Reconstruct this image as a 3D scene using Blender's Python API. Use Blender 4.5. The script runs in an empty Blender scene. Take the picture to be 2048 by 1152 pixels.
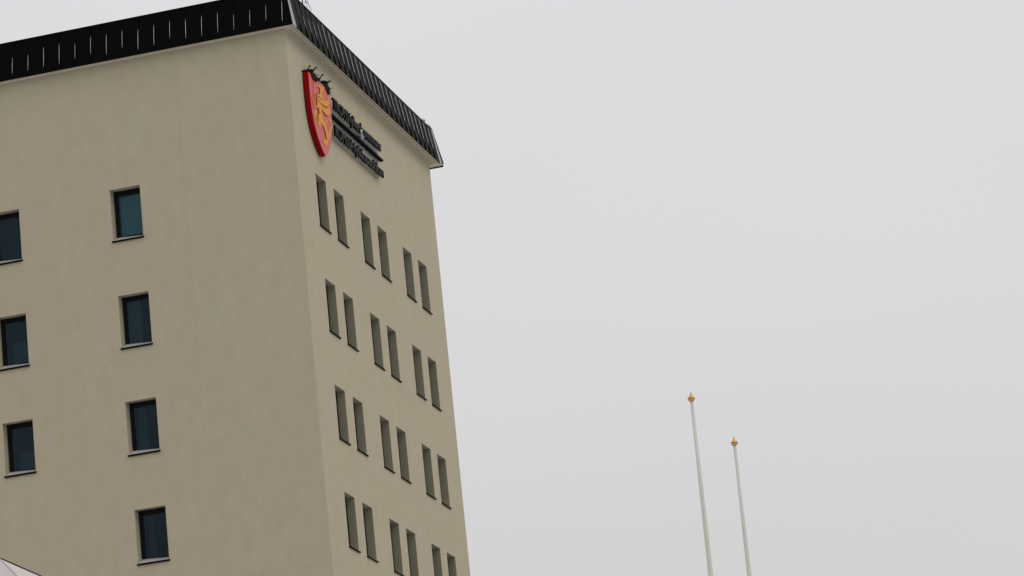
import bpy, bmesh, math, random
from mathutils import Vector, Matrix
random.seed(7)
R = math.radians
scene = bpy.context.scene
COL = scene.collection
G = 33.7218            # height of the top window heads of the left wall above the ground

# ------------------------------------------------------------------ camera
cam = bpy.data.cameras.new("camera")
camo = bpy.data.objects.new("camera", cam); COL.objects.link(camo)
cr = Vector((0.95755041, 0.26995999, -0.10108814))
cu = Vector((0.16876405, -0.24069656, 0.95581581))
cf = Vector((-0.23370046, 0.93230187, 0.27603863))
m = Matrix.Identity(4)
for i in range(3):
    m[i][0], m[i][1], m[i][2] = cr[i], cu[i], -cf[i]
m[0][3], m[1][3], m[2][3] = 28.8065, -91.097, G - 32.0218
camo.matrix_world = m
cam.sensor_width = 36.0
cam.lens = 122.51
cam.clip_start = 0.5
cam.clip_end = 9000
scene.camera = camo

# ------------------------------------------------------------------ sky: overcast
SUN_EL, SUN_AZ = R(46), R(102)      # azimuth from +Y towards +X
w = bpy.data.worlds.new("World"); scene.world = w; w.use_nodes = True
nt = w.node_tree; nt.nodes.clear()
N, L = nt.nodes.new, nt.links.new
out = N('ShaderNodeOutputWorld'); bg = N('ShaderNodeBackground'); bg.inputs['Strength'].default_value = 0.1
sky = N('ShaderNodeTexSky'); sky.sky_type = 'NISHITA'; sky.sun_disc = False
sky.sun_elevation = SUN_EL; sky.sun_rotation = SUN_AZ
tc = N('ShaderNodeTexCoord')
sep = N('ShaderNodeSeparateXYZ'); L(tc.outputs['Generated'], sep.inputs[0])
grad = N('ShaderNodeValToRGB'); L(sep.outputs['Z'], grad.inputs[0])     # cloud deck: pale near the horizon, brighter overhead
e = grad.color_ramp.elements
e[0].position = 0.0; e[0].color = (0.60, 0.593, 0.60, 1)
e[1].position = 1.0; e[1].color = (1.0, 0.99, 1.0, 1)
for pz, cz in ((.20, (.670, .662, .666)), (.276, (.722, .715, .722)), (.35, (.742, .736, .752)), (.5, (.775, .77, .785))):
    el = grad.color_ramp.elements.new(pz); el.color = (*cz, 1)
nz = N('ShaderNodeTexNoise'); nz.inputs['Scale'].default_value = 3.2; nz.inputs['Detail'].default_value = 3; nz.inputs['Roughness'].default_value = 0.45
mp = N('ShaderNodeMapping'); mp.inputs['Scale'].default_value = (1, 1, 2.2); L(tc.outputs['Generated'], mp.inputs[0]); L(mp.outputs[0], nz.inputs['Vector'])
nr = N('ShaderNodeMapRange'); nr.inputs[1].default_value = 0.25; nr.inputs[2].default_value = 0.75; nr.inputs[3].default_value = 9.7; nr.inputs[4].default_value = 10.3
L(nz.outputs['Fac'], nr.inputs[0])
vm = N('ShaderNodeVectorMath'); vm.operation = 'SCALE'; L(grad.outputs[0], vm.inputs[0]); L(nr.outputs[0], vm.inputs['Scale'])
mx = N('ShaderNodeMixRGB'); mx.inputs[0].default_value = 0.96; L(sky.outputs[0], mx.inputs[1]); L(vm.outputs[0], mx.inputs[2])
L(mx.outputs[0], bg.inputs['Color']); L(bg.outputs[0], out.inputs['Surface'])

sun = bpy.data.lights.new("sun", 'SUN'); sun.energy = 0.7; sun.angle = R(35); sun.color = (1.0, 0.97, 0.92)
so = bpy.data.objects.new("sun", sun); COL.objects.link(so)
sd = Vector((math.sin(SUN_AZ) * math.cos(SUN_EL), math.cos(SUN_AZ) * math.cos(SUN_EL), math.sin(SUN_EL)))
so.rotation_euler = sd.to_track_quat('Z', 'Y').to_euler(); so.location = sd * 200

vs = scene.view_settings
vs.view_transform = 'Standard'; vs.look = 'None'; vs.gamma = 1.0; vs.use_curve_mapping = False; vs.exposure = 0.0

# ------------------------------------------------------------------ materials
def mat(name, col, rough=0.6, spec=0.5, metal=0.0, var=0.0, scale=4.0, bump=0.0, bscale=60.0, stretch=(1, 1, 1)):
    M = bpy.data.materials.new(name); M.use_nodes = True
    t = M.node_tree; p = t.nodes['Principled BSDF']
    p.inputs['Base Color'].default_value = (*col, 1)
    p.inputs['Roughness'].default_value = rough; p.inputs['Metallic'].default_value = metal
    p.inputs['Specular IOR Level'].default_value = spec
    c = t.nodes.new('ShaderNodeTexCoord')
    mpn = t.nodes.new('ShaderNodeMapping'); mpn.inputs['Scale'].default_value = stretch
    t.links.new(c.outputs['Object'], mpn.inputs[0])
    if var:
        n = t.nodes.new('ShaderNodeTexNoise'); n.inputs['Scale'].default_value = scale; n.inputs['Detail'].default_value = 6; n.inputs['Roughness'].default_value = 0.6
        t.links.new(mpn.outputs[0], n.inputs['Vector'])
        r = t.nodes.new('ShaderNodeValToRGB')
        r.color_ramp.elements[0].position = 0.3; r.color_ramp.elements[1].position = 0.7
        r.color_ramp.elements[0].color = (*[max(0, x * (1 - var)) for x in col], 1)
        r.color_ramp.elements[1].color = (*[min(1, x * (1 + var)) for x in col], 1)
        t.links.new(n.outputs['Fac'], r.inputs[0]); t.links.new(r.outputs[0], p.inputs['Base Color'])
    if bump:
        n2 = t.nodes.new('ShaderNodeTexNoise'); n2.inputs['Scale'].default_value = bscale; n2.inputs['Detail'].default_value = 4
        t.links.new(mpn.outputs[0], n2.inputs['Vector'])
        b = t.nodes.new('ShaderNodeBump'); b.inputs['Strength'].default_value = bump; b.inputs['Distance'].default_value = 0.02
        t.links.new(n2.outputs['Fac'], b.inputs['Height']); t.links.new(b.outputs[0], p.inputs['Normal'])
    return M

def plaster():
    M = bpy.data.materials.new('plaster'); M.use_nodes = True
    t = M.node_tree; p = t.nodes['Principled BSDF']; n = t.nodes.new; l = t.links.new
    p.inputs['Roughness'].default_value = 0.92; p.inputs['Specular IOR Level'].default_value = 0.2
    c = n('ShaderNodeTexCoord')
    def noise(scale, stretch, detail=5, rough=0.6):
        mm = n('ShaderNodeMapping'); mm.inputs['Scale'].default_value = stretch; l(c.outputs['Object'], mm.inputs[0])
        a = n('ShaderNodeTexNoise'); a.inputs['Scale'].default_value = scale; a.inputs['Detail'].default_value = detail; a.inputs['Roughness'].default_value = rough
        l(mm.outputs[0], a.inputs['Vector']); return a.outputs['Fac']
    r = n('ShaderNodeValToRGB'); l(noise(0.9, (1, 1, .8)), r.inputs[0])
    r.color_ramp.elements[0].position = .32; r.color_ramp.elements[1].position = .68
    r.color_ramp.elements[0].color = (0.425, 0.370, 0.260, 1); r.color_ramp.elements[1].color = (0.425, 0.382, 0.273, 1)
    # mottled trowel marks and faint vertical rain streaks
    def mult(prev, fac, lo, hi, a, b):
        mr = n('ShaderNodeMapRange'); mr.inputs[1].default_value = a; mr.inputs[2].default_value = b; mr.inputs[3].default_value = lo; mr.inputs[4].default_value = hi
        l(fac, mr.inputs[0])
        x = n('ShaderNodeVectorMath'); x.operation = 'SCALE'; l(prev, x.inputs[0]); l(mr.outputs[0], x.inputs['Scale']); return x.outputs[0]
    o = mult(r.outputs[0], noise(2.6, (1, 1, .6), 8, .7), .95, 1.05, .3, .7)
    o = mult(o, noise(1.3, (1.6, 1.6, .07), 4, .6), .990, 1.005, .36, .6)
    o = mult(o, noise(14, (1, 1, 1), 4, .7), .975, 1.025, .3, .7)
    l(o, p.inputs['Base Color'])
    b = n('ShaderNodeBump'); b.inputs['Strength'].default_value = .35; b.inputs['Distance'].default_value = .012
    l(noise(9, (1, 1, 1), 8, .75), b.inputs['Height']); l(b.outputs[0], p.inputs['Normal'])
    return M

M_wall = plaster()
M_soffit = mat('soffit_paint', (.60, .545, .42), .7, .3, var=.05, scale=3)
M_panel = mat('black_sheet_metal', (.0030, .0025, .0025), .42, .02, var=.25, scale=2.5)
M_black = mat('black_trim', (.003, .003, .003), .7, .05)
M_glint = mat('seam_sky_glint', (.50, .48, .47), .6, .4, 0, var=.2, scale=5)  # sky reflection on the standing seams, painted as a pale colour
M_cap = mat('zinc_corner', (.33, .32, .29), .5, .5, .15, var=.12, scale=6, stretch=(3, 3, .5))
M_frame = mat('dark_window_frame', (.006, .0055, .006), .5, .12)
M_sill = mat('sill_sheet', (.45, .43, .42), .55, .5, .1, var=.12, scale=8)
M_nose = mat('sill_nose_dark', (.006, .005, .0045), .7, .06)
M_jamb = mat('shaded_jamb_olive', (.245, .225, .155), .8, .2, var=.06, scale=3)  # darker than the wall plaster: recess shade put into the jamb colour
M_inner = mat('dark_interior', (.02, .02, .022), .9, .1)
M_curtain = mat('window_curtain', (.08, .10, .105), .9, .1, var=.15, scale=3, stretch=(6, 6, .4))
M_blind = mat('teal_blind', (.20, .30, .30), .9, .1, var=.06, scale=3)
M_red = mat('red_enamel', (.25, .0008, .0028), .40, .10, var=.03, scale=3)
M_face = mat('red_acrylic', (.50, .026, .012), .30, .40, var=.03, scale=3)
M_gold = mat('gold_paint', (.66, .285, .035), .5, .12, var=.06, scale=8)
M_fade = mat('faded_gold', (.56, .10, .025), .45, .2, var=.06, scale=8)
M_line = mat('brown_outline', (.16, .045, .006), .5, .2)
M_letter = mat('black_letter', (.003, .0027, .003), .34, .10)
M_plate = mat('grey_backing', (.30, .285, .245), .5, .5, var=.05, scale=2)
M_rail = mat('pale_rail', (.44, .43, .41), .4, .5, .3)
M_pole = mat('pole_paint', (.60, .585, .51), .5, .3, var=.04, scale=3, stretch=(1, 1, .2))
M_finial = mat('gilt', (.62, .34, .11), .26, .5, .75, var=.1, scale=30)
M_bronze = mat('dark_bronze', (.16, .075, .025), .4, .5, .6)
M_mast = mat('galvanised_mast', (.30, .29, .31), .4, .5, .6)
M_canvas = mat('white_canvas', (.53, .495, .47), .8, .2, var=.04, scale=5, bump=.1, bscale=30)
M_piping = mat('dark_piping', (.014, .008, .005), .8, .1)
M_nest = mat('dried_nest', (.019, .016, .009), .95, .1, var=.6, scale=40)
M_darkbird = mat('dark_plumage', (.012, .011, .009), .8, .15, var=.5, scale=40)
M_gull = mat('grey_plumage', (.42, .41, .42), .8, .15, var=.1, scale=20)
M_wingtip = mat('dark_wing', (.05, .05, .052), .8, .15, var=.3, scale=20)
M_white = mat('white_plumage', (.78, .78, .77), .8, .15)
M_beak = mat('beak', (.10, .08, .03), .5, .3)
M_snow = mat('trodden_snow', (.58, .58, .60), .9, .2, var=.15, scale=.3, bump=.4, bscale=6)
M_paving = mat('grey_paving', (.24, .235, .225), .85, .2, var=.12, scale=1.2, bump=.2, bscale=25)
M_roof = mat('roof_felt', (.03, .03, .032), .9, .2, var=.2, scale=2)

def glass_mat(name, tint, refl, fac):
    M = bpy.data.materials.new(name); M.use_nodes = True
    t = M.node_tree; t.nodes.clear(); n = t.nodes.new; l = t.links.new
    o = n('ShaderNodeOutputMaterial'); mxs = n('ShaderNodeMixShader'); tr = n('ShaderNodeBsdfTransparent'); gl = n('ShaderNodeBsdfGlossy')
    tr.inputs[0].default_value = (*tint, 1); gl.inputs[0].default_value = (*refl, 1); gl.inputs['Roughness'].default_value = .03
    lw = n('ShaderNodeFresnel'); lw.inputs[0].default_value = 1.45
    ma = n('ShaderNodeMath'); ma.operation = 'MULTIPLY'; ma.inputs[1].default_value = fac; l(lw.outputs[0], ma.inputs[0])
    c = n('ShaderNodeTexCoord'); nn = n('ShaderNodeTexNoise'); nn.inputs['Scale'].default_value = 1.4; l(c.outputs['Object'], nn.inputs['Vector'])
    b = n('ShaderNodeBump'); b.inputs['Strength'].default_value = .04; b.inputs['Distance'].default_value = .05; l(nn.outputs['Fac'], b.inputs['Height']); l(b.outputs[0], gl.inputs['Normal'])
    l(ma.outputs[0], mxs.inputs[0]); l(tr.outputs[0], mxs.inputs[1]); l(gl.outputs[0], mxs.inputs[2]); l(mxs.outputs[0], o.inputs['Surface'])
    return M
M_glass = glass_mat('window_glass', (.62, .74, .76), (.55, .74, .90), .62)

# ------------------------------------------------------------------ helpers
def link(name, mesh, parent=None, M=None):
    o = bpy.data.objects.new(name, mesh); COL.objects.link(o)
    if M is not None and not mesh.materials: mesh.materials.append(M)
    if parent is not None: o.parent = parent
    return o
def mesh_from(bm, name, smooth=False, recalc=True):
    if recalc: bmesh.ops.recalc_face_normals(bm, faces=bm.faces)
    me = bpy.data.meshes.new(name); bm.to_mesh(me); bm.free()
    if smooth:
        for p in me.polygons: p.use_smooth = True
    return me
def thing(name, label, cat, loc=(0, 0, 0), group=None):
    o = bpy.data.objects.new(name, None); COL.objects.link(o); o.location = loc; o.empty_display_size = .3
    return tag(o, label, cat, group)
def tag(o, label, cat, group=None):
    o['label'] = label; o['category'] = cat
    if group: o['group'] = group
    return o
def box(bm, a, b):
    x0, y0, z0 = a; x1, y1, z1 = b
    v = [bm.verts.new(c) for c in ((x0, y0, z0), (x1, y0, z0), (x1, y1, z0), (x0, y1, z0), (x0, y0, z1), (x1, y0, z1), (x1, y1, z1), (x0, y1, z1))]
    for f in ((0, 3, 2, 1), (4, 5, 6, 7), (0, 1, 5, 4), (1, 2, 6, 5), (2, 3, 7, 6), (3, 0, 4, 7)): bm.faces.new([v[i] for i in f])
    return v
def hexa(bm, pts):
    v = [bm.verts.new(c) for c in pts]
    for f in ((0, 3, 2, 1), (4, 5, 6, 7), (0, 1, 5, 4), (1, 2, 6, 5), (2, 3, 7, 6), (3, 0, 4, 7)): bm.faces.new([v[i] for i in f])
def boxmesh(name, a, b, bevel=0):
    bm = bmesh.new(); box(bm, a, b)
    if bevel: bmesh.ops.bevel(bm, geom=bm.edges[:], offset=bevel, segments=1, affect='EDGES')
    return mesh_from(bm, name)
def tube(bm, pts, rad, seg=8, cap=True):
    pts = [Vector(p) for p in pts]
    if not isinstance(rad, (list, tuple)): rad = [rad] * len(pts)
    rings = []
    for i, p in enumerate(pts):
        d = (pts[min(i + 1, len(pts) - 1)] - pts[max(i - 1, 0)]).normalized()
        u = d.orthogonal() if abs(d.z) < .95 else d.cross(Vector((0, 1, 0)))
        if abs(d.z) < .95: u = d.cross(Vector((0, 0, 1)))
        u.normalize(); v = d.cross(u).normalized()
        r = rad[i]; ru, rv = r if isinstance(r, tuple) else (r, r)
        rings.append([bm.verts.new(p + u * ru * math.cos(2 * math.pi * k / seg) + v * rv * math.sin(2 * math.pi * k / seg)) for k in range(seg)])
    for a, b in zip(rings, rings[1:]):
        for k in range(seg): bm.faces.new((a[k], a[(k + 1) % seg], b[(k + 1) % seg], b[k]))
    if cap:
        bm.faces.new(rings[0][::-1]); bm.faces.new(rings[-1])

# ------------------------------------------------------------------ ground
def sheet(name, x0, y0, x1, y1, z, M):
    bm = bmesh.new(); bm.faces.new([bm.verts.new(c) for c in ((x0, y0, z), (x1, y0, z), (x1, y1, z), (x0, y1, z))])
    o = link(name, mesh_from(bm, name), None, M); o['kind'] = 'structure'; return o
sheet('ground', -4000, -4000, 4000, 4000, 0, M_snow)
po = link('pavement', boxmesh('pavement', (-22, -9, -.05), (30, 24, .12), .02), None, M_paving); po['kind'] = 'structure'

# ------------------------------------------------------------------ tower
LEN_A, LEN_B = 16.0, 14.42          # left wall runs along -x, right wall along +y from the corner at the origin
ZB, ZT = G + 3.91, G + 5.15        # eaves and roof edge
OV, SL = .345, .165                 # overhang of the eaves, inward lean of the roof skirt per metre
tower = thing('office_tower', 'tall beige rendered office tower with black sheet metal roof edge', 'building')

def wall_mesh(name, length, us, zs, holes, joints_u, joints_z, depth, z0, z1, ext):
    """plane v=0 with window openings (returned to `depth`) and recessed render joints"""
    ucut = sorted(set([0, length] + [x for a in holes for x in (a[0], a[1])] + [x + d for x in joints_u for d in (-.0035, .0035)]))
    zcut = sorted(set([z0, z1] + [x for a in holes for x in (a[2], a[3])] + [x + d for x in joints_z for d in (-.0035, .0035)]))
    def lvl(uc, zc):
        for a in holes:
            if a[0] < uc < a[1] and a[2] < zc < a[3]: return None
        if any(abs(uc - j) < .0035 for j in joints_u) or any(abs(zc - j) < .0035 for j in joints_z): return -.0028
        return 0.0
    bm = bmesh.new()
    q = lambda *p: bm.faces.new([bm.verts.new(c) for c in p])
    nu, nz = len(ucut) - 1, len(zcut) - 1
    D = [[lvl((ucut[i] + ucut[i + 1]) / 2, (zcut[j] + zcut[j + 1]) / 2) for j in range(nz)] for i in range(nu)]
    for i in range(nu):
        for j in range(nz):
            d = D[i][j]
            if d is None: continue
            a, b, c, e_ = ucut[i], ucut[i + 1], zcut[j], zcut[j + 1]
            q((a, d, c), (a, d, e_), (b, d, e_), (b, d, c))
            if i + 1 < nu and D[i + 1][j] is not None and D[i + 1][j] != d:
                f = D[i + 1][j]; q((b, d, c), (b, d, e_), (b, f, e_), (b, f, c))
            if j + 1 < nz and D[i][j + 1] is not None and D[i][j + 1] != d:
                f = D[i][j + 1]; q((a, d, e_), (b, d, e_), (b, f, e_), (a, f, e_))
    for a in holes:
        u0, u1, c, e_ = a; k = -depth - .06
        hi = e_ + .03                                 # soffit of the opening falls slightly outwards
        q((u0, 0, c), (u0, 0, e_), (u0, k, hi), (u0, k, c)); q((u1, 0, c), (u1, k, c), (u1, k, hi), (u1, 0, e_))
        q((u0, 0, e_), (u1, 0, e_), (u1, k, hi), (u0, k, hi)); q((u0, 0, c), (u0, k, c), (u1, k, c), (u1, 0, c))
    return mesh_from(bm, name, recalc=False)

def jamb_mesh(wd, h, d, far):
    return boxmesh('jamb_shade', (.0005, -d, .03), (.006, -.004, h - .004)) if far else boxmesh('jamb_shade', (wd - .006, -d, .03), (wd - .0005, -.004, h - .004))
rows = [0, -3.2145, -6.4208, -9.6]
WA, HA = .942, 1.575
A_win = [(5.7624 - WA, r) for r in (0, 1, 2, 3)] + [(9.5927 - WA, r) for r in (0, 1, 2)]     # (u from corner, row)
WB, HB = .933, 1.60
B_y = [1.7177, 3.3772, 5.9563, 7.6194, 10.2421, 11.8839]
A_off = [(.020, .012), (-.004, -.017), (.012, .012), (-.025, 0), (0, -.032), (-.004, -.015), (.003, 0)]
A_rect = [(u + du, u + du + WA, G + rows[r] - HA + dz, G + rows[r] + dz) for (u, r), (du, dz) in zip(A_win, A_off)]
B_rect = [(y, y + WB, G + rows[r] - .04 - HB, G + rows[r] - .04) for r in range(4) for y in B_y]
DA, DB = .31, .245
# local frames: left wall u = -x, v(out) = -y ; right wall u' = -y (mirrored), v = +x
wa = link('wall', wall_mesh('wall_left', LEN_A, 0, 0, A_rect, [3.46], [G - 12.0, G - 24.0], DA, 0, ZB + .02, 0), tower, M_wall)
wa.rotation_euler = (0, 0, math.pi)
wbr = [(-b, -a, c, d) for a, b, c, d in B_rect]
wbr = [(a + LEN_B, b + LEN_B, c, d) for a, b, c, d in wbr]
wb = link('wall', wall_mesh('wall_right', LEN_B, 0, 0, wbr, [], [G - 12.0, G - 24.0], DB, 0, ZB + .02, 0), tower, M_wall)
wb.rotation_euler = (0, 0, -math.pi / 2); wb.location = (0, LEN_B, 0)
bm = bmesh.new()                                      # rear walls
for p in (((-LEN_A, LEN_B, 0), (0, LEN_B, 0), (0, LEN_B, ZB + .02), (-LEN_A, LEN_B, ZB + .02)), ((-LEN_A, 0, 0), (-LEN_A, LEN_B, 0), (-LEN_A, LEN_B, ZB + .02), (-LEN_A, 0, ZB + .02))):
    bm.faces.new([bm.verts.new(c) for c in p])
link('wall', mesh_from(bm, 'wall_rear'), tower, M_wall)
link('inner_wall', boxmesh('inner_wall', (-LEN_A + 2.2, 2.2, .1), (-2.0, LEN_B - 2.2, ZB - .3)), tower, M_inner)
for r in rows + [-12.8]:
    link('floor_slab', boxmesh('floor_slab', (-LEN_A + .45, .45, G + r + 1.0), (-.45, LEN_B - .45, G + r + 1.25)), tower, M_inner)

def frame_mesh(wd, h, d):
    bm = bmesh.new(); f = .095
    a, b = -d - .05, -d
    box(bm, (.002, a, h - f), (wd - .002, b, h + .028)); box(bm, (.002, a, .002), (wd - .002, b, .15))
    box(bm, (.002, a, .15), (f, b, h - f)); box(bm, (wd - f, a, .15), (wd - .002, b, h - f))
    g = .03                                           # slim inner sash bead
    box(bm, (f, a + .012, .15), (f + g, b - .014, h - f)); box(bm, (wd - f - g, a + .012, .15), (wd - f, b - .014, h - f))
    box(bm, (f + g, a + .012, h - f - g), (wd - f - g, b - .014, h - f)); box(bm, (f + g, a + .012, .15), (wd - f - g, b - .014, .15 + g))
    return mesh_from(bm, 'window_frame')
def pane_mesh(wd, h, d):
    return boxmesh('pane', (.126, -d - .034, .182), (wd - .126, -d - .026, h - .126))
def sill_mesh(wd, h, d):
    bm = bmesh.new()
    hexa(bm, [(.004, -d - .001, .0), (wd - .004, -d - .001, .0), (wd - .004, .028, -.012), (.004, .028, -.012), (.004, -d - .001, .135), (wd - .004, -d - .001, .19), (wd - .004, .028, .012), (.004, .028, .02)])
    return mesh_from(bm, 'sill')
def nose_mesh(wd, h, d):
    lo = -.052 if d > .28 else -.032
    bm = bmesh.new(); box(bm, (-.022, .0285, lo), (wd + .022, .046, .004 if d > .28 else .002)); box(bm, (-.022, .001, -.03), (wd + .022, .0285, -.014))
    box(bm, (-.022, .001, -.014), (.002, .0285, .014)); box(bm, (wd - .002, .001, -.014), (wd + .022, .0285, .012))
    return mesh_from(bm, 'sill_nose')
PA = [fn(WA, HA, DA) for fn in (frame_mesh, pane_mesh, sill_mesh, nose_mesh)]
PB = [fn(WB, HB, DB) for fn in (frame_mesh, pane_mesh, sill_mesh, nose_mesh)]
JB = [jamb_mesh(WB, HB, DB, k) for k in (0, 1)]
for me in JB: me.materials.append(M_jamb)
for P in (PA, PB):
    for me, M in zip(P, (M_frame, M_glass, M_sill, M_nose)): me.materials.append(M)
def window(P, loc, rz):
    wn = link('window', P[0], tower); wn.location = loc; wn.rotation_euler = (0, 0, rz)
    for n, me in zip(('pane', 'sill', 'sill_nose'), P[1:]): link(n, me, wn)
    return wn
def curtain_mesh(wd, d, u0, u1, z0, z1, amp, off):
    bm = bmesh.new(); n = 22; prev = None
    for k in range(n + 1):
        u = u0 + (u1 - u0) * k / n; v = -d - off + amp * math.sin(k * 1.9) + amp * .5 * math.sin(k * .7)
        cur = (bm.verts.new((u, v, z0)), bm.verts.new((u, v, z1)))
        if prev: bm.faces.new((prev[0], cur[0], cur[1], prev[1]))
        prev = cur
    return mesh_from(bm, 'curtain', True)
for i, (u0, u1, za, zb_) in enumerate(A_rect):
    wn = window(PA, (-u0, 0, za), math.pi)
    # u local runs to the left in the picture: u small = right-hand side
    if i == 0:
        link('blind', boxmesh('blind', (.13, -DA - .14, .25), (WA - .13, -DA - .13, HA - .13)), wn, M_blind)
    elif i == 1:
        link('curtain', curtain_mesh(WA, DA, .46, WA - .05, .15, HA - .05, .02, .18), wn, M_curtain)
    elif i == 2:
        link('curtain', curtain_mesh(WA, DA, .60, WA - .05, .15, HA - .05, .02, .45), wn, M_curtain)
    elif i == 3:
        link('curtain', curtain_mesh(WA, DA, .70, WA - .05, .15, HA - .05, .02, .6), wn, M_curtain)
    elif i == 5:
        link('blind', boxmesh('blind', (.13, -DA - .5, .25), (WA - .13, -DA - .49, .95)), wn, M_curtain)
    elif i == 6:
        link('blind', boxmesh('blind', (.13, -DA - .5, .25), (WA - .13, -DA - .49, .85)), wn, M_curtain)
for r in range(4):
    for y in B_y:
        wn = window(PB, (0, y + WB, G + rows[r] - .04 - HB), -math.pi / 2)
        for me in JB: link('jamb_shade', me, wn)

# ---- eaves: soffit boards and roof skirt
def soffit(bmname, a, b):
    return link('soffit_board', boxmesh(bmname, a, b, .004), tower, M_soffit)
step = (OV - .012) / 4
for k in range(4):
    o0 = .004 + k * step
    zoff = ZB - .004 + .006 * (k % 2)
    soffit('soffit_right', (o0, -.0 - o0 - step + .028, zoff), (o0 + step - .028, LEN_B - .02, zoff + .035))
    soffit('soffit_left', (-LEN_A - .3, -o0 - step + .028, zoff), (o0 - .004, -o0, zoff + .035))
link('soffit_board', boxmesh('soffit_end', (-LEN_A - .3, LEN_B + .004, ZB), (OV - .02, LEN_B + OV - .02, ZB + .03)), tower, M_soffit)
bm = bmesh.new(); box(bm, (-LEN_A - .32, -OV + .03, ZB + .06), (OV - .03, LEN_B + OV - .03, ZB + .09))
link('eaves_backing', mesh_from(bm, 'eaves_backing'), tower, M_black)

HT = ZT - ZB; IN = SL * HT
# black core just behind the panels
def core():
    bm = bmesh.new(); t = .03
    o0, o1 = OV - t, OV - t - IN
    hexa(bm, [(-LEN_A - o0, -o0, ZB + .01), (o0, -o0, ZB + .01), (o0, LEN_B + o0, ZB + .01), (-LEN_A - o0, LEN_B + o0, ZB + .01),
              (-LEN_A - o1, -o1, ZT - .02), (o1, -o1, ZT - .02), (o1, LEN_B + o1, ZT - .02), (-LEN_A - o1, LEN_B + o1, ZT - .02)])
    bm.faces.ensure_lookup_table()
    bmesh.ops.delete(bm, geom=[bm.faces[0]], context='FACES')
    return mesh_from(bm, 'roof_core')
link('roof_deck', core(), tower, M_roof)
def panel_mesh(wd, lean_l=0, lean_r=0):
    g = .004
    bm = bmesh.new()
    hexa(bm, [(g + lean_l * 0, -.026, 0), (wd - g, -.026, 0), (wd - g, 0, 0), (g, 0, 0),
              (g + lean_l, -.026 - IN, HT), (wd - g - lean_r, -.026 - IN, HT), (wd - g - lean_r, -IN, HT), (g + lean_l, -IN, HT)])
    return mesh_from(bm, 'roof_panel')
PW = .5
pm = panel_mesh(PW); pm.materials.append(M_panel)
def seam_glint_mesh(f0, f1, ha=.006, hh=.02, pw=.45):
    """slim pale strip drawn as the sky glint on standing seams, tapering out at both ends"""
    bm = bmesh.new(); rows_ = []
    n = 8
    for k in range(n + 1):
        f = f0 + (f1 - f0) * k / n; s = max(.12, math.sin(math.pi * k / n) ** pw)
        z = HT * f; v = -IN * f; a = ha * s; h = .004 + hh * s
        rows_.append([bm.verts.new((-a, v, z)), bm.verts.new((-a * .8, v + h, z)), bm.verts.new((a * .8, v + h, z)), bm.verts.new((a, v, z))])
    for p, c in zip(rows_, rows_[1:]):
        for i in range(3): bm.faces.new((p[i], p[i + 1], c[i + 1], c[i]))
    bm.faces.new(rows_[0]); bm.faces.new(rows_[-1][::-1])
    return mesh_from(bm, 'seam_glint')
glints_A = [seam_glint_mesh(*x) for x in ((.12, .72, .0055, .018), (.18, .66, .0045, .014), (.09, .68, .006, .02), (.11, .60, .005, .016), (.22, .75, .005, .017), (.10, .58, .004, .014), (.14, .70, .006, .018))]
glints_B = [seam_glint_mesh(*x, .005, .025, .12) for x in ((.26, .95), (.24, .93), (.28, .96))]
glints_Bn = [seam_glint_mesh(*x, .004, .018, .3) for x in ((.30, .52), (.27, .60), (.26, .68), (.26, .74), (.25, .82))]
for s_ in glints_A + glints_B + glints_Bn: s_.materials.append(M_glint)
def gap_shade_mesh():  # black block standing in for the shadowed gap between panel ends
    bm = bmesh.new()
    a = .02
    hexa(bm, [(-a, -.004 - IN * .03, HT * .03), (a, -.004 - IN * .03, HT * .03), (a, .03 - IN * .03, HT * .03), (-a, .03 - IN * .03, HT * .03),
              (-a * .6, -.004 - IN * .23, HT * .23), (a * .6, -.004 - IN * .23, HT * .23), (a * .6, .022 - IN * .23, HT * .23), (-a * .6, .022 - IN * .23, HT * .23)])
    return mesh_from(bm, 'seam_gap_shade')
cm = gap_shade_mesh(); cm.materials.append(M_black)
def rib_mesh():
    bm = bmesh.new(); a = .012
    hexa(bm, [(-a, -.004, .01), (a, -.004, .01), (a, .012, .01), (-a, .012, .01), (-a, -.004 - IN, HT), (a, -.004 - IN, HT), (a, .012 - IN, HT), (-a, .012 - IN, HT)])
    return mesh_from(bm, 'seam_rib')
rm = rib_mesh(); rm.materials.append(M_panel)
def put(n, me, loc, rz):
    o = link(n, me, tower); o.location = loc; o.rotation_euler = (0, 0, rz); return o
# left side: corner cap ends at x = OV ; seams every 0.5 m. local u -> -x
CAP = .33
nA = 33
x_first = .03                        # first seam on the left wall
# sliver panel between the hip and the first seam
ends = panel_mesh(OV - .012 - x_first, lean_l=0, lean_r=0)
def sliver(wd, lean_left):
    g = .004; bm = bmesh.new()
    l0, l1 = (lean_left, 0)
    hexa(bm, [(g, -.026, 0), (wd - g, -.026, 0), (wd - g, 0, 0), (g, 0, 0), (g + l0, -.026 - IN, HT), (wd - g, -.026 - IN, HT), (wd - g, -IN, HT), (g + l0, -IN, HT)])
    return mesh_from(bm, 'roof_panel')
sm_ = sliver(OV - x_first, IN); sm_.materials.append(M_panel)
put('roof_panel', sm_, (OV, -OV, ZB), math.pi)
for k in range(nA):
    x = x_first - PW * k
    put('roof_panel', pm, (x, -OV, ZB), math.pi)
    put('seam_rib', rm, (x, -OV, ZB), math.pi)
    sx = put('seam_glint', glints_A[random.randrange(7)], (x, -OV - .004, ZB), math.pi)
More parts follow.
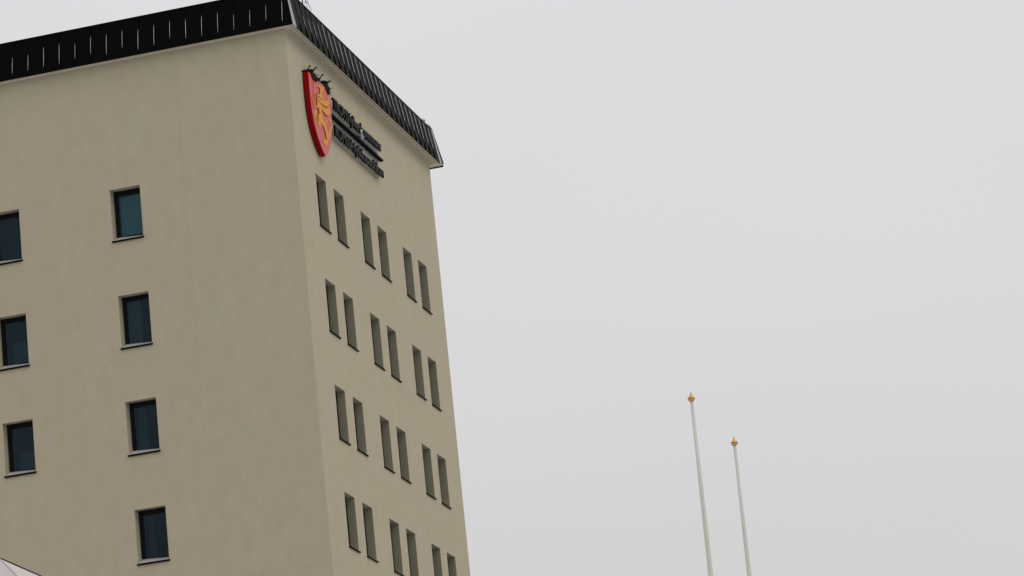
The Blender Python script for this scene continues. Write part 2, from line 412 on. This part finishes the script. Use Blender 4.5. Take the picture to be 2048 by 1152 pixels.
# right side: local u -> -y
def capmesh(lean_l, lean_r, wd):
    g = .004; bm = bmesh.new()
    hexa(bm, [(g, -.026, -.004), (wd - g, -.026, -.004), (wd - g, .008, -.004), (g, .008, -.004), (g + lean_l, -.026 - IN, HT), (wd - g - lean_r, -.026 - IN, HT), (wd - g - lean_r, .008 - IN, HT), (g + lean_l, .008 - IN, HT)])
    me = mesh_from(bm, 'corner_cap'); me.materials.append(M_cap); return me
put('corner_cap', capmesh(0, IN, CAP), (OV, -OV + CAP, ZB), -math.pi / 2)
put('corner_cap', capmesh(IN, 0, CAP), (OV, LEN_B + OV, ZB), -math.pi / 2)
yB0 = -OV + CAP; yB1 = LEN_B + OV - CAP
nB = 28; pwB = (yB1 - yB0) / nB
pmB = panel_mesh(pwB); pmB.materials.append(M_panel)
for k in range(nB):
    y1 = yB0 + pwB * (k + 1)
    put('roof_panel', pmB, (OV, y1, ZB), -math.pi / 2)
    if k > 0:
        y = yB0 + pwB * k
        put('seam_rib', rm, (OV, y, ZB), -math.pi / 2)
        me = glints_Bn[min(4, k - 1)] if k < 6 else glints_B[random.randrange(3)]
        if k > 1: put('seam_glint', me, (OV + .004, y, ZB), -math.pi / 2)
        put('seam_gap_shade', cm, (OV + .002, y, ZB), -math.pi / 2)
# far side skirt (seen edge on) and eaves lips
farp = panel_mesh(LEN_A + OV, 0, IN); farp.materials.append(M_panel)
put('roof_panel', farp, (-LEN_A, LEN_B + OV, ZB), 0)
link('eaves_trim', boxmesh('eaves_trim', (-LEN_A, LEN_B + OV - .004, ZB - .036), (OV + .012, LEN_B + OV + .03, ZB + .07), .004), tower, M_black)
bm = bmesh.new()
hexa(bm, [(OV - .03, LEN_B + OV + .001, ZB + .07), (OV + .035, LEN_B + OV + .001, ZB + .07), (OV + .035, LEN_B + OV + .03, ZB + .07), (OV - .03, LEN_B + OV + .03, ZB + .07),
          (OV - .03 - IN, LEN_B + OV - IN, ZT + .01), (OV + .012 - IN, LEN_B + OV - IN, ZT + .01), (OV + .012 - IN, LEN_B + OV + .03 - IN, ZT + .01), (OV - .03 - IN, LEN_B + OV + .03 - IN, ZT + .01)])
link('hip_trim', mesh_from(bm, 'hip_trim'), tower, M_black)
link('eaves_trim', boxmesh('eaves_trim_left', (-LEN_A, -OV - .002, ZB - .012), (OV - .004, -OV + .012, ZB + .004)), tower, M_black)
# coping along the roof edge
link('coping', boxmesh('coping_right', (OV - IN - .05, -OV + IN, ZT - .01), (OV - IN + .012, LEN_B + OV - IN, ZT + .022), .004), tower, M_panel)
link('coping', boxmesh('coping_left', (-LEN_A, -OV + IN - .012, ZT - .01), (OV - IN - .052, -OV + IN + .05, ZT + .022), .004), tower, M_panel)

# the skirt sits a little deeper over the far wall than over the near one
for o in tower.children:
    if o.name.split('.')[0] in ('roof_panel', 'seam_glint', 'seam_rib', 'seam_gap_shade', 'corner_cap', 'roof_deck', 'eaves_backing', 'eaves_trim', 'hip_trim', 'coping', 'soffit_board'):
        o.location.y += .07

# ------------------------------------------------------------------ coat of arms
SH = [(1.285, 2.945), (3.235, 2.945), (3.225, 2.5), (3.195, 2.0), (3.135, 1.72), (3.02, 1.40), (2.86, 1.13), (2.68, .92), (2.48, .74), (2.26, .60),
      (2.04, .70), (1.83, .86), (1.64, 1.05), (1.48, 1.28), (1.355, 1.56), (1.285, 1.88), (1.262, 2.2), (1.268, 2.6)]
shield = thing('shield', 'large red shield with a gold griffin mounted on the tower wall beside the black lettering', 'coat of arms', (.03, 2.26, G + .6))
def prism(pts, x0, x1, name, bev=0):
    bm = bmesh.new()
    f0 = bm.faces.new([bm.verts.new((x1, y, z)) for y, z in pts])
    r = bmesh.ops.extrude_face_region(bm, geom=[f0])
    bmesh.ops.translate(bm, vec=(x0 - x1, 0, 0), verts=[g for g in r['geom'] if isinstance(g, bmesh.types.BMVert)])
    bmesh.ops.triangulate(bm, faces=[f for f in bm.faces if len(f.verts) > 4])
    return mesh_from(bm, name)
loc = lambda pts: [(y - 2.26, z - .6) for y, z in pts]
link('shield_body', prism(loc(SH), 0, .155, 'shield_body'), shield, M_red)
body = link('face_panel', prism(loc(SH), .1555, .17, 'face_panel'), shield, M_face)
SHb = [(2.26 + (y - 2.26) * .97, 1.9 + (z - 1.9) * .97) for y, z in SH]
link('backing', prism(loc(SHb), -.028, -.002, 'backing'), shield, M_black)
GR = {
'griffin_body': [(2.067, 2.711), (2.136, 2.8), (2.247, 2.821), (2.417, 2.828), (2.662, 2.859), (2.694, 2.836), (2.566, 2.798), (2.652, 2.74), (2.575, 2.705), (2.498, 2.727), (2.465, 2.605), (2.435, 2.519), (2.474, 2.455), (2.532, 2.42), (2.325, 2.233), (2.28, 2.067), (2.258, 1.984), (2.311, 1.847), (2.309, 1.755), (2.449, 1.69), (2.532, 1.682), (2.539, 1.551), (2.695, 1.502), (2.704, 1.39), (2.644, 1.21), (2.536, 1.074), (2.455, 0.981), (2.372, 0.987), (2.269, 0.945), (2.201, 0.974), (2.077, 0.98), (2.114, 1.015), (2.202, 1.032), (2.18, 1.072), (2.28, 1.216), (2.338, 1.224), (2.344, 1.14), (2.45, 1.172), (2.435, 1.272), (2.405, 1.368), (2.258, 1.552), (2.116, 1.595), (2.045, 1.606), (1.957, 1.527), (2.005, 1.495), (1.92, 1.384), (1.783, 1.459), (1.601, 1.609), (1.448, 1.615), (1.393, 1.659), (1.505, 1.663), (1.527, 1.791), (1.63, 1.845), (1.741, 1.887), (1.721, 1.729), (1.646, 1.652), (1.851, 1.548), (1.802, 1.654), (1.877, 1.852), (1.997, 1.843), (1.977, 2.02), (1.86, 1.999), (1.572, 2.002), (1.6, 2.022), (1.829, 2.05), (1.829, 2.217), (1.872, 2.421), (1.927, 2.461), (2.198, 2.557), (2.229, 2.731), (2.165, 2.726)],
'griffin_wing': [(1.996, 2.425), (2.381, 2.441), (2.532, 2.42), (2.699, 2.452), (2.851, 2.511), (2.941, 2.592), (2.986, 2.717), (3.034, 2.728), (3.042, 2.63), (3.025, 2.526), (2.946, 2.401), (2.848, 2.333), (2.776, 2.318), (2.671, 2.263), (2.63, 2.281), (2.51, 2.252), (2.447, 2.271), (2.309, 2.259), (2.127, 2.249), (1.924, 2.24)],
'griffin_feathers': [(2.298, 2.218), (2.519, 2.201), (2.726, 2.219), (2.877, 2.273), (3.008, 2.42), (3.055, 2.427), (3.048, 2.317), (3.058, 2.228), (2.975, 2.134), (2.877, 2.065), (2.764, 2.023), (2.701, 2.042), (2.578, 2.005), (2.474, 2.034), (2.362, 2.038), (2.256, 2.059)],
'griffin_tail': [(2.424, 1.683), (2.585, 1.777), (2.701, 1.874), (2.861, 1.965), (3.026, 1.988), (3.135, 1.929), (3.155, 1.878), (3.062, 1.708), (2.941, 1.557), (2.79, 1.282), (2.685, 1.237), (2.73, 1.446), (2.93, 1.639), (3.071, 1.845), (3.026, 1.889), (2.939, 1.915), (2.851, 1.927), (2.768, 1.871), (2.649, 1.766), (2.516, 1.692)],
'griffin_claw': [(1.675, 2.809), (1.774, 2.848), (1.858, 2.829), (1.777, 2.735), (1.854, 2.69), (1.742, 2.601), (1.657, 2.491), (1.605, 2.459), (1.651, 2.382), (1.765, 2.311), (1.774, 2.178), (1.708, 2.181), (1.644, 2.274), (1.543, 2.395), (1.448, 2.369), (1.484, 2.422), (1.585, 2.468), (1.672, 2.587), (1.6, 2.61), (1.695, 2.716)],
'griffin_foreleg': [(1.434, 2.231), (1.496, 2.258), (1.504, 2.162), (1.581, 2.284), (1.62, 2.266), (1.601, 2.193), (1.594, 2.084), (1.60, 1.99), (1.548, 1.994), (1.52, 1.887), (1.437, 1.824), (1.472, 1.956), (1.384, 2.126)],
}
for k, (n, pts) in enumerate(GR.items()):
    link(n, prism(loc(pts), .1705, .178 + .002 * (k % 3), n), body, M_fade if n in ('griffin_claw', 'griffin_foreleg') else M_gold)
for pl in ([(2.198, 2.557), (1.927, 2.461), (1.872, 2.421), (1.829, 2.217), (1.80, 2.06)], [(1.996, 2.425), (1.94, 2.24), (2.127, 2.249), (2.309, 2.235), (2.447, 2.25), (2.6, 2.25), (2.72, 2.29), (2.86, 2.33)],
           [(2.02, 2.42), (2.2, 2.40), (2.36, 2.40)], [(2.256, 2.059), (2.362, 2.02), (2.474, 2.01), (2.62, 1.98), (2.764, 2.0)], [(1.86, 1.999), (1.98, 1.85), (1.877, 1.84), (1.80, 1.66), (1.851, 1.55)],
           [(2.165, 2.726), (2.07, 2.711), (2.229, 2.731), (2.198, 2.557)], [(2.258, 1.552), (2.405, 1.368), (2.435, 1.272), (2.45, 1.172)]):
    b_ = bmesh.new(); tube(b_, [(.180, y - 2.26, z - .6) for y, z in pl], .011, 5); link('outline', mesh_from(b_, 'outline'), body, M_line)

# ------------------------------------------------------------------ lettering
sign = thing('lettering', 'raised black lettering in two lines with a bar between them on the tower wall', 'sign', (.03, 5.95, G + 2.0))
def text_line(txt, y0, y1, z0, cap, z1=None):
    cu_ = bpy.data.curves.new('letter', 'FONT'); cu_.body = txt; cu_.size = 1.0
    to = bpy.data.objects.new('letter', cu_); COL.objects.link(to)
    bpy.context.view_layer.update()
    dg = bpy.context.evaluated_depsgraph_get()
    full = to.evaluated_get(dg).to_mesh(); xs = [v.co.x for v in full.vertices]; xa, xb = min(xs), max(xs)
    to.evaluated_get(dg).to_mesh_clear()
    # advance widths by measuring prefixes with a trailing bar
    def width(s):
        cu_.body = s + '|'; bpy.context.view_layer.update(); d = bpy.context.evaluated_depsgraph_get()
        e_ = to.evaluated_get(d); me = e_.to_mesh(); x = max(v.co.x for v in me.vertices); e_.to_mesh_clear(); return x
    w0 = width('')
    pos = [width(txt[:i]) - w0 if i else 0 for i in range(len(txt))]
    cu_.body = 'H'; bpy.context.view_layer.update(); d = bpy.context.evaluated_depsgraph_get()
    e_ = to.evaluated_get(d); me = e_.to_mesh(); capH = max(v.co.y for v in me.vertices); e_.to_mesh_clear()
    end = width(txt) - w0
    adv = [b - a for a, b in zip(pos, pos[1:] + [end])]
    mul = [.42 if c == ' ' else .89 if c.isupper() else 1.0 for c in txt]
    base = pos; pos = [0.0]
    for a, k in zip(adv, mul): pos.append(pos[-1] + a * k)
    xa *= mul[0]; xb = pos[-1] - (end - xb)
    sx = (y1 - y0) / (xb - xa); sz = cap / capH
    cu_.extrude = .05; cu_.offset = .003; cu_.fill_mode = 'BOTH'; cu_.resolution_u = 4
    for ch, p, k in zip(txt, pos, mul):
        if ch == ' ': continue
        cu_.body = ch; bpy.context.view_layer.update(); d = bpy.context.evaluated_depsgraph_get()
        e_ = to.evaluated_get(d); me = bpy.data.meshes.new_from_object(e_)
        for v in me.vertices:
            x, y, z = v.co
            v.co = (.095 + (z + .05) * 0.72, y0 + (x * k + p - xa) * sx - 5.95, z0 + y * sz - 2.0)
        o = link('letter', me, sign); me.materials.clear(); me.materials.append(M_letter)
    bpy.data.objects.remove(to)
text_line('TROMS fylkeskommune', 3.56, 8.24, 2.50, .35)
text_line('ROMSSA fylkkasuohkan', 3.52, 8.24, 1.635, .335)
link('divider_bar', boxmesh('divider_bar', (.05, 3.32 - 5.95, 2.195 - 2), (.172, 8.32 - 5.95, 2.262 - 2), .006), sign, M_black)
link('backing_plate', boxmesh('backing_plate', (.01, 3.30 - 5.95, 1.66 - 2), (.025, 8.26 - 5.95, 2.66 - 2)), sign, M_plate)
link('mounting_rail', boxmesh('rail_lower', (.026, 3.45 - 5.95, 1.592 - 2), (.048, 8.22 - 5.95, 1.618 - 2)), sign, M_rail)
link('mounting_rail', boxmesh('rail_upper', (.026, 3.45 - 5.95, 2.455 - 2), (.045, 8.22 - 5.95, 2.472 - 2)), sign, M_rail)

# ------------------------------------------------------------------ birds and nests
def bird(loc, heading, s, body, headm, wing, tail, pitch=0.0, neck=.5, label='', group=None, cat='bird', fat=1.0):
    """local +x forward. one continuous body with neck and head, folded wings, tail, beak, legs"""
    b = thing('bird', label, cat, loc, group); b.rotation_euler = (0, 0, heading)
    bm = bmesh.new()
    n = neck
    pts = [(-.20, 0, .05), (-.15, 0, .055), (-.08, 0, .06), (0, 0, .07), (.07, 0, .085), (.115, 0, .105)]
    rad = [.012, .032, .055, .068, .058, .042]
    pts += [(.13 + .05 * n, 0, .125 + .04 * n), (.145 + .11 * n, 0, .14 + .09 * n), (.17 + .13 * n, 0, .15 + .12 * n), (.195 + .13 * n, 0, .15 + .12 * n), (.21 + .13 * n, 0, .148 + .12 * n)]
    rad = [r * fat for r in rad]
    rad += [.027 - .008 * n, .024 - .006 * n, .031, .026, .010]
    cs, sn = math.cos(pitch), math.sin(pitch)
    rt = lambda p: (p[0] * cs - p[2] * sn, p[1], p[0] * sn + p[2] * cs)
    P = [tuple(c * s for c in rt(p)) for p in pts]
    tube(bm, P, [(r * s * .92, r * s) for r in rad], 10)
    link('body', mesh_from(bm, 'bird_body', True), b, body)
    def part(nm, pp, rr, M, flat=1.0):
        k = bmesh.new(); tube(k, [tuple(c * s for c in rt(p)) for p in pp], [(r * s, r * s * flat) for r in rr], 8); return link(nm, mesh_from(k, nm, True), b, M)
    if headm is not body:
        part('head', [(.125 + .11 * n, 0, .13 + .09 * n), (.15 + .115 * n, 0, .142 + .10 * n), (.17 + .13 * n, 0, .15 + .12 * n), (.196 + .13 * n, 0, .15 + .12 * n), (.213 + .13 * n, 0, .148 + .12 * n)], [.012, .030, .0335, .028, .008], headm)
    hx, hz = .205 + .13 * n, .148 + .12 * n
    part('beak', [(hx, 0, hz), (hx + .03, 0, hz - .004), (hx + .05, 0, hz - .012)], [.010, .007, .002], M_beak)
    for sgn in (-1, 1):
        part('wing', [(.075, sgn * .045, .10), (.02, sgn * .066, .095), (-.08, sgn * .06, .08), (-.17, sgn * .035, .072), (-.25, sgn * .015, .072)], [.008, .030, .032, .018, .003], wing, 1.0)
        part('leg', [(.01, sgn * .025, .02), (.015, sgn * .025, -.035)], [.006, .005], M_beak)
    part('tail', [(-.16, 0, .055), (-.22, 0, .052), (-.29, 0, .052)], [.02, .030, .026], tail, .25)
    return b
def nest(loc, sx, sy, sz, label, seed):
    rnd = random.Random(seed); bm = bmesh.new()
    bmesh.ops.create_icosphere(bm, subdivisions=3, radius=1)
    for v in bm.verts:
        k = 1 + rnd.uniform(-.16, .16)
        v.co = Vector((v.co.x * sx * k, v.co.y * sy * k, max(v.co.z, -1) * sz * k))
        if v.co.z > 0: v.co.z *= .6
    o = thing('nest', label, 'nest', loc)
    link('clump', mesh_from(bm, 'nest_clump'), o, M_nest)
    for k in range(26):
        b2 = bmesh.new(); a = rnd.uniform(0, 6.28); e_ = rnd.uniform(-.6, .5)
        c = Vector((math.cos(a) * sx, math.sin(a) * sy, e_ * sz)); d = Vector((rnd.uniform(-1, 1), rnd.uniform(-1, 1), rnd.uniform(-.9, .5))).normalized() * rnd.uniform(.06, .13)
        tube(b2, [c - d, c + d * .2 + Vector((0, 0, .01)), c + d], .005, 4); link('twig', mesh_from(b2, 'twig'), o, M_nest)
    return o
ZS = G + 2.945
nest((.16, 1.80, ZS + .02), .10, .30, .20, 'dark ragged nest on the top edge of the red shield, nearer the building corner', 3)
nest((.16, 3.06, ZS + .02), .09, .27, .22, 'dark ragged nest on the top edge of the red shield, nearer the lettering', 5)
bird((.05, 1.46, ZS + .02), R(70), .95, M_darkbird, M_darkbird, M_darkbird, M_darkbird, R(10), 1.0, 'dark bird with raised head on the outer end of the shield top, nearest the corner')
bird((.12, 1.76, ZS + .12), R(60), .95, M_darkbird, M_darkbird, M_darkbird, M_darkbird, R(2), .6, 'dark bird sitting in the nest nearer the building corner')
bird((.10, 2.38, ZS + .03), R(66), 1.0, M_darkbird, M_darkbird, M_darkbird, M_darkbird, R(6), 1.0, 'dark bird with stretched neck on the shield top between the two nests')
bird((.12, 3.08, ZS + .16), R(64), 1.0, M_darkbird, M_darkbird, M_darkbird, M_white, R(-4), .35, 'dark bird sitting in the nest nearer the lettering')
bird((.13, 6.36, G + 2.30), R(-70), 1.25, M_gull, M_white, M_wingtip, M_white, R(8), .25, 'grey and white gull perched on the bar between the two lines of letters', None, 'gull')
bird((.0, 14.12, ZT + .10), R(75), 1.05, M_gull, M_gull, M_gull, M_gull, R(14), -.3, 'pale gull resting on the far end of the black roof edge, upper one', None, 'gull', 1.35)
bird((.0, 14.6, ZT + .07), R(250), .95, M_gull, M_gull, M_gull, M_gull, R(10), -.3, 'pale gull resting at the far roof corner, lower of the two', None, 'gull', 1.3)

# ------------------------------------------------------------------ roof antenna
ant = thing('antenna', 'thin antenna mast with a crossbar and stay wires on the roof above the near corner', 'antenna', (-.05, 1.05, ZT))
def px3(px, py, x):                     # a point of the vertical plane x = const seen at this place of the photograph
    d = cf * 6969.6 + cr * (px - 1024) + cu * (576 - py); t = (x - camo.matrix_world[0][3]) / d.x
    return Vector((camo.matrix_world[0][3], camo.matrix_world[1][3], camo.matrix_world[2][3])) + d * t
def wire(n, pts, r, M):
    b_ = bmesh.new(); tube(b_, [Vector(p) - ant.location for p in pts], r, 6); return link(n, mesh_from(b_, n, True), ant, M)
q = lambda px, py: px3(px, py, .02)
base = Vector((.02, q(605, 5).y, ZT - .02))
wire('mast', [base, base + Vector((0, 0, 2.6))], .022, M_mast)
wire('crossbar', [q(609.6, 6.0), q(614.8, 3.3)], .016, M_mast)
wire('stay_wire', [q(622.5, 21), q(615.2, 4), q(612.5, -14), base + Vector((0, 0, 2.3))], .009, M_mast)
wire('stay_wire', [q(615.3, 15), q(612.4, 5), q(610.8, -2), base + Vector((0, 0, 1.9))], .008, M_mast)
wire('stay_wire', [q(611.2, 5), q(610.7, -6), base + Vector((0, 0, 2.1))], .011, M_black)

# ------------------------------------------------------------------ flagpoles
def lathe(prof, seg=20):
    bm = bmesh.new(); rings = []
    for r, z in prof: rings.append([bm.verts.new((r * math.cos(2 * math.pi * k / seg), r * math.sin(2 * math.pi * k / seg), z)) for k in range(seg)])
    for a, b in zip(rings, rings[1:]):
        for k in range(seg): bm.faces.new((a[k], a[(k + 1) % seg], b[(k + 1) % seg], b[k]))
    bm.faces.new(rings[0][::-1]); bm.faces.new(rings[-1])
    return bm
def flagpole(px, py, dist, label, tip):
    d = cf * 6969.6 + cr * (px - 1024) + cu * (576 - py); d = d / math.hypot(d.x, d.y) * dist
    p = Vector((28.8065, -91.097, G - 32.0218)) + d; H = p.z
    ax = (Vector((0, 0, 1)) + Vector((cr.x, cr.y, 0)).normalized() * .009).normalized()      # the poles stand a touch out of plumb
    b0 = p - ax * H
    f = thing('flagpole', label, 'flagpole', (b0.x, b0.y, 0), 'white flagpoles with gilt finials')
    f.rotation_euler = Vector((0, 0, 1)).rotation_difference(ax).to_euler()
    top = .0215; base_r = top + .0057 * H
    bm = lathe([(base_r + .03, 0.0), (base_r + .03, .25), (base_r, .28)] + [(base_r + (top - base_r) * t, .28 + (H - .28) * t) for t in (.1, .25, .4, .55, .7, .8, .9, 1)])
    link('pole', mesh_from(bm, 'pole', True), f, M_pole)
    k = .97
    bm = lathe([(.012, H - .002), (.020, H + .004), (.030, H + .018), (.046, H + .040), (.0485, H + .052), (.045, H + .062), (.036, H + .076), (.023, H + .094), (.013, H + .110), (.008, H + .122), (.009, H + .128), (.003, H + .132)], 24)
    link('finial', mesh_from(bm, 'finial', True), f, M_finial)
    bm = lathe([(.046, H + .047), (.0505, H + .050), (.0505, H + .055), (.046, H + .058)], 24)
    link('collar', mesh_from(bm, 'collar', True), f, M_bronze)
    bm = lathe([(.0095, H + .112), (.0105, H + .124), (.008, H + .132), (.002, H + .138)], 12)
    link('tip', mesh_from(bm, 'tip', True), f, M_mast)
    return f
flagpole(1383.5, 805, 45.0, 'taller looking white flagpole with gilt onion finial, nearer to the building', 0)
flagpole(1469.5, 893, 47.9, 'lower looking white flagpole with gilt onion finial, further from the building', 0)

# ------------------------------------------------------------------ white tent
d = cf * 6969.6 + cr * (-1 - 1024) + cu * (576 - 1117); d = d / math.hypot(d.x, d.y) * 14.0
ap = Vector((28.8065, -91.097, G - 32.0218)) + d
tent = thing('tent', 'white pyramid tent with dark piping peeking in at the bottom left corner', 'tent', (ap.x, ap.y, 0))
side = Vector((d.y, -d.x, 0)).normalized(); back = Vector((d.x, d.y, 0)).normalized()
a_ = R(13); hd = 3.5; tn = .477
h1 = side * math.cos(a_) + back * math.sin(a_); h2 = side * math.sin(a_) - back * math.cos(a_)
cor = [h1, h2, -h1, -h2]; top = Vector((0, 0, ap.z))
cpts = [top + c * hd - Vector((0, 0, hd * tn)) for c in cor]
for i in range(4):
    bm = bmesh.new(); A_, B_ = cpts[i], cpts[(i + 1) % 4]
    n_ = 10; prev = None
    for k in range(n_ + 1):
        t = k / n_; row = []
        for j in range(n_ + 1):
            s_ = j / n_; p = top.lerp(A_.lerp(B_, s_), t); p.z -= .05 * math.sin(math.pi * s_) * t
            row.append(bm.verts.new(p))
        if prev:
            for j in range(n_): bm.faces.new((prev[j], row[j], row[j + 1], prev[j + 1]))
        prev = row
    bmesh.ops.remove_doubles(bm, verts=bm.verts, dist=1e-4)
    link('canopy_panel', mesh_from(bm, 'canopy_panel', True), tent, M_canvas)
    bm = bmesh.new(); A2, B2 = A_ - Vector((0, 0, .3)), B_ - Vector((0, 0, .3))
    bm.faces.new([bm.verts.new(p) for p in (A_, B_, B2, A2)]); link('valance', mesh_from(bm, 'valance'), tent, M_canvas)
    bm = bmesh.new(); tube(bm, [(A_.x * .985, A_.y * .985, 0), (A_.x * .985, A_.y * .985, A_.z)], .035, 8); link('tent_leg', mesh_from(bm, 'tent_leg', True), tent, M_mast)
    bm = bmesh.new(); tube(bm, [top + Vector((0, 0, .002)), top.lerp(A_, .5) + Vector((0, 0, .002)), A_], .0032 if i == 0 else .0016, 6)
    link('piping', mesh_from(bm, 'piping', True), tent, M_piping if i == 0 else M_canvas)
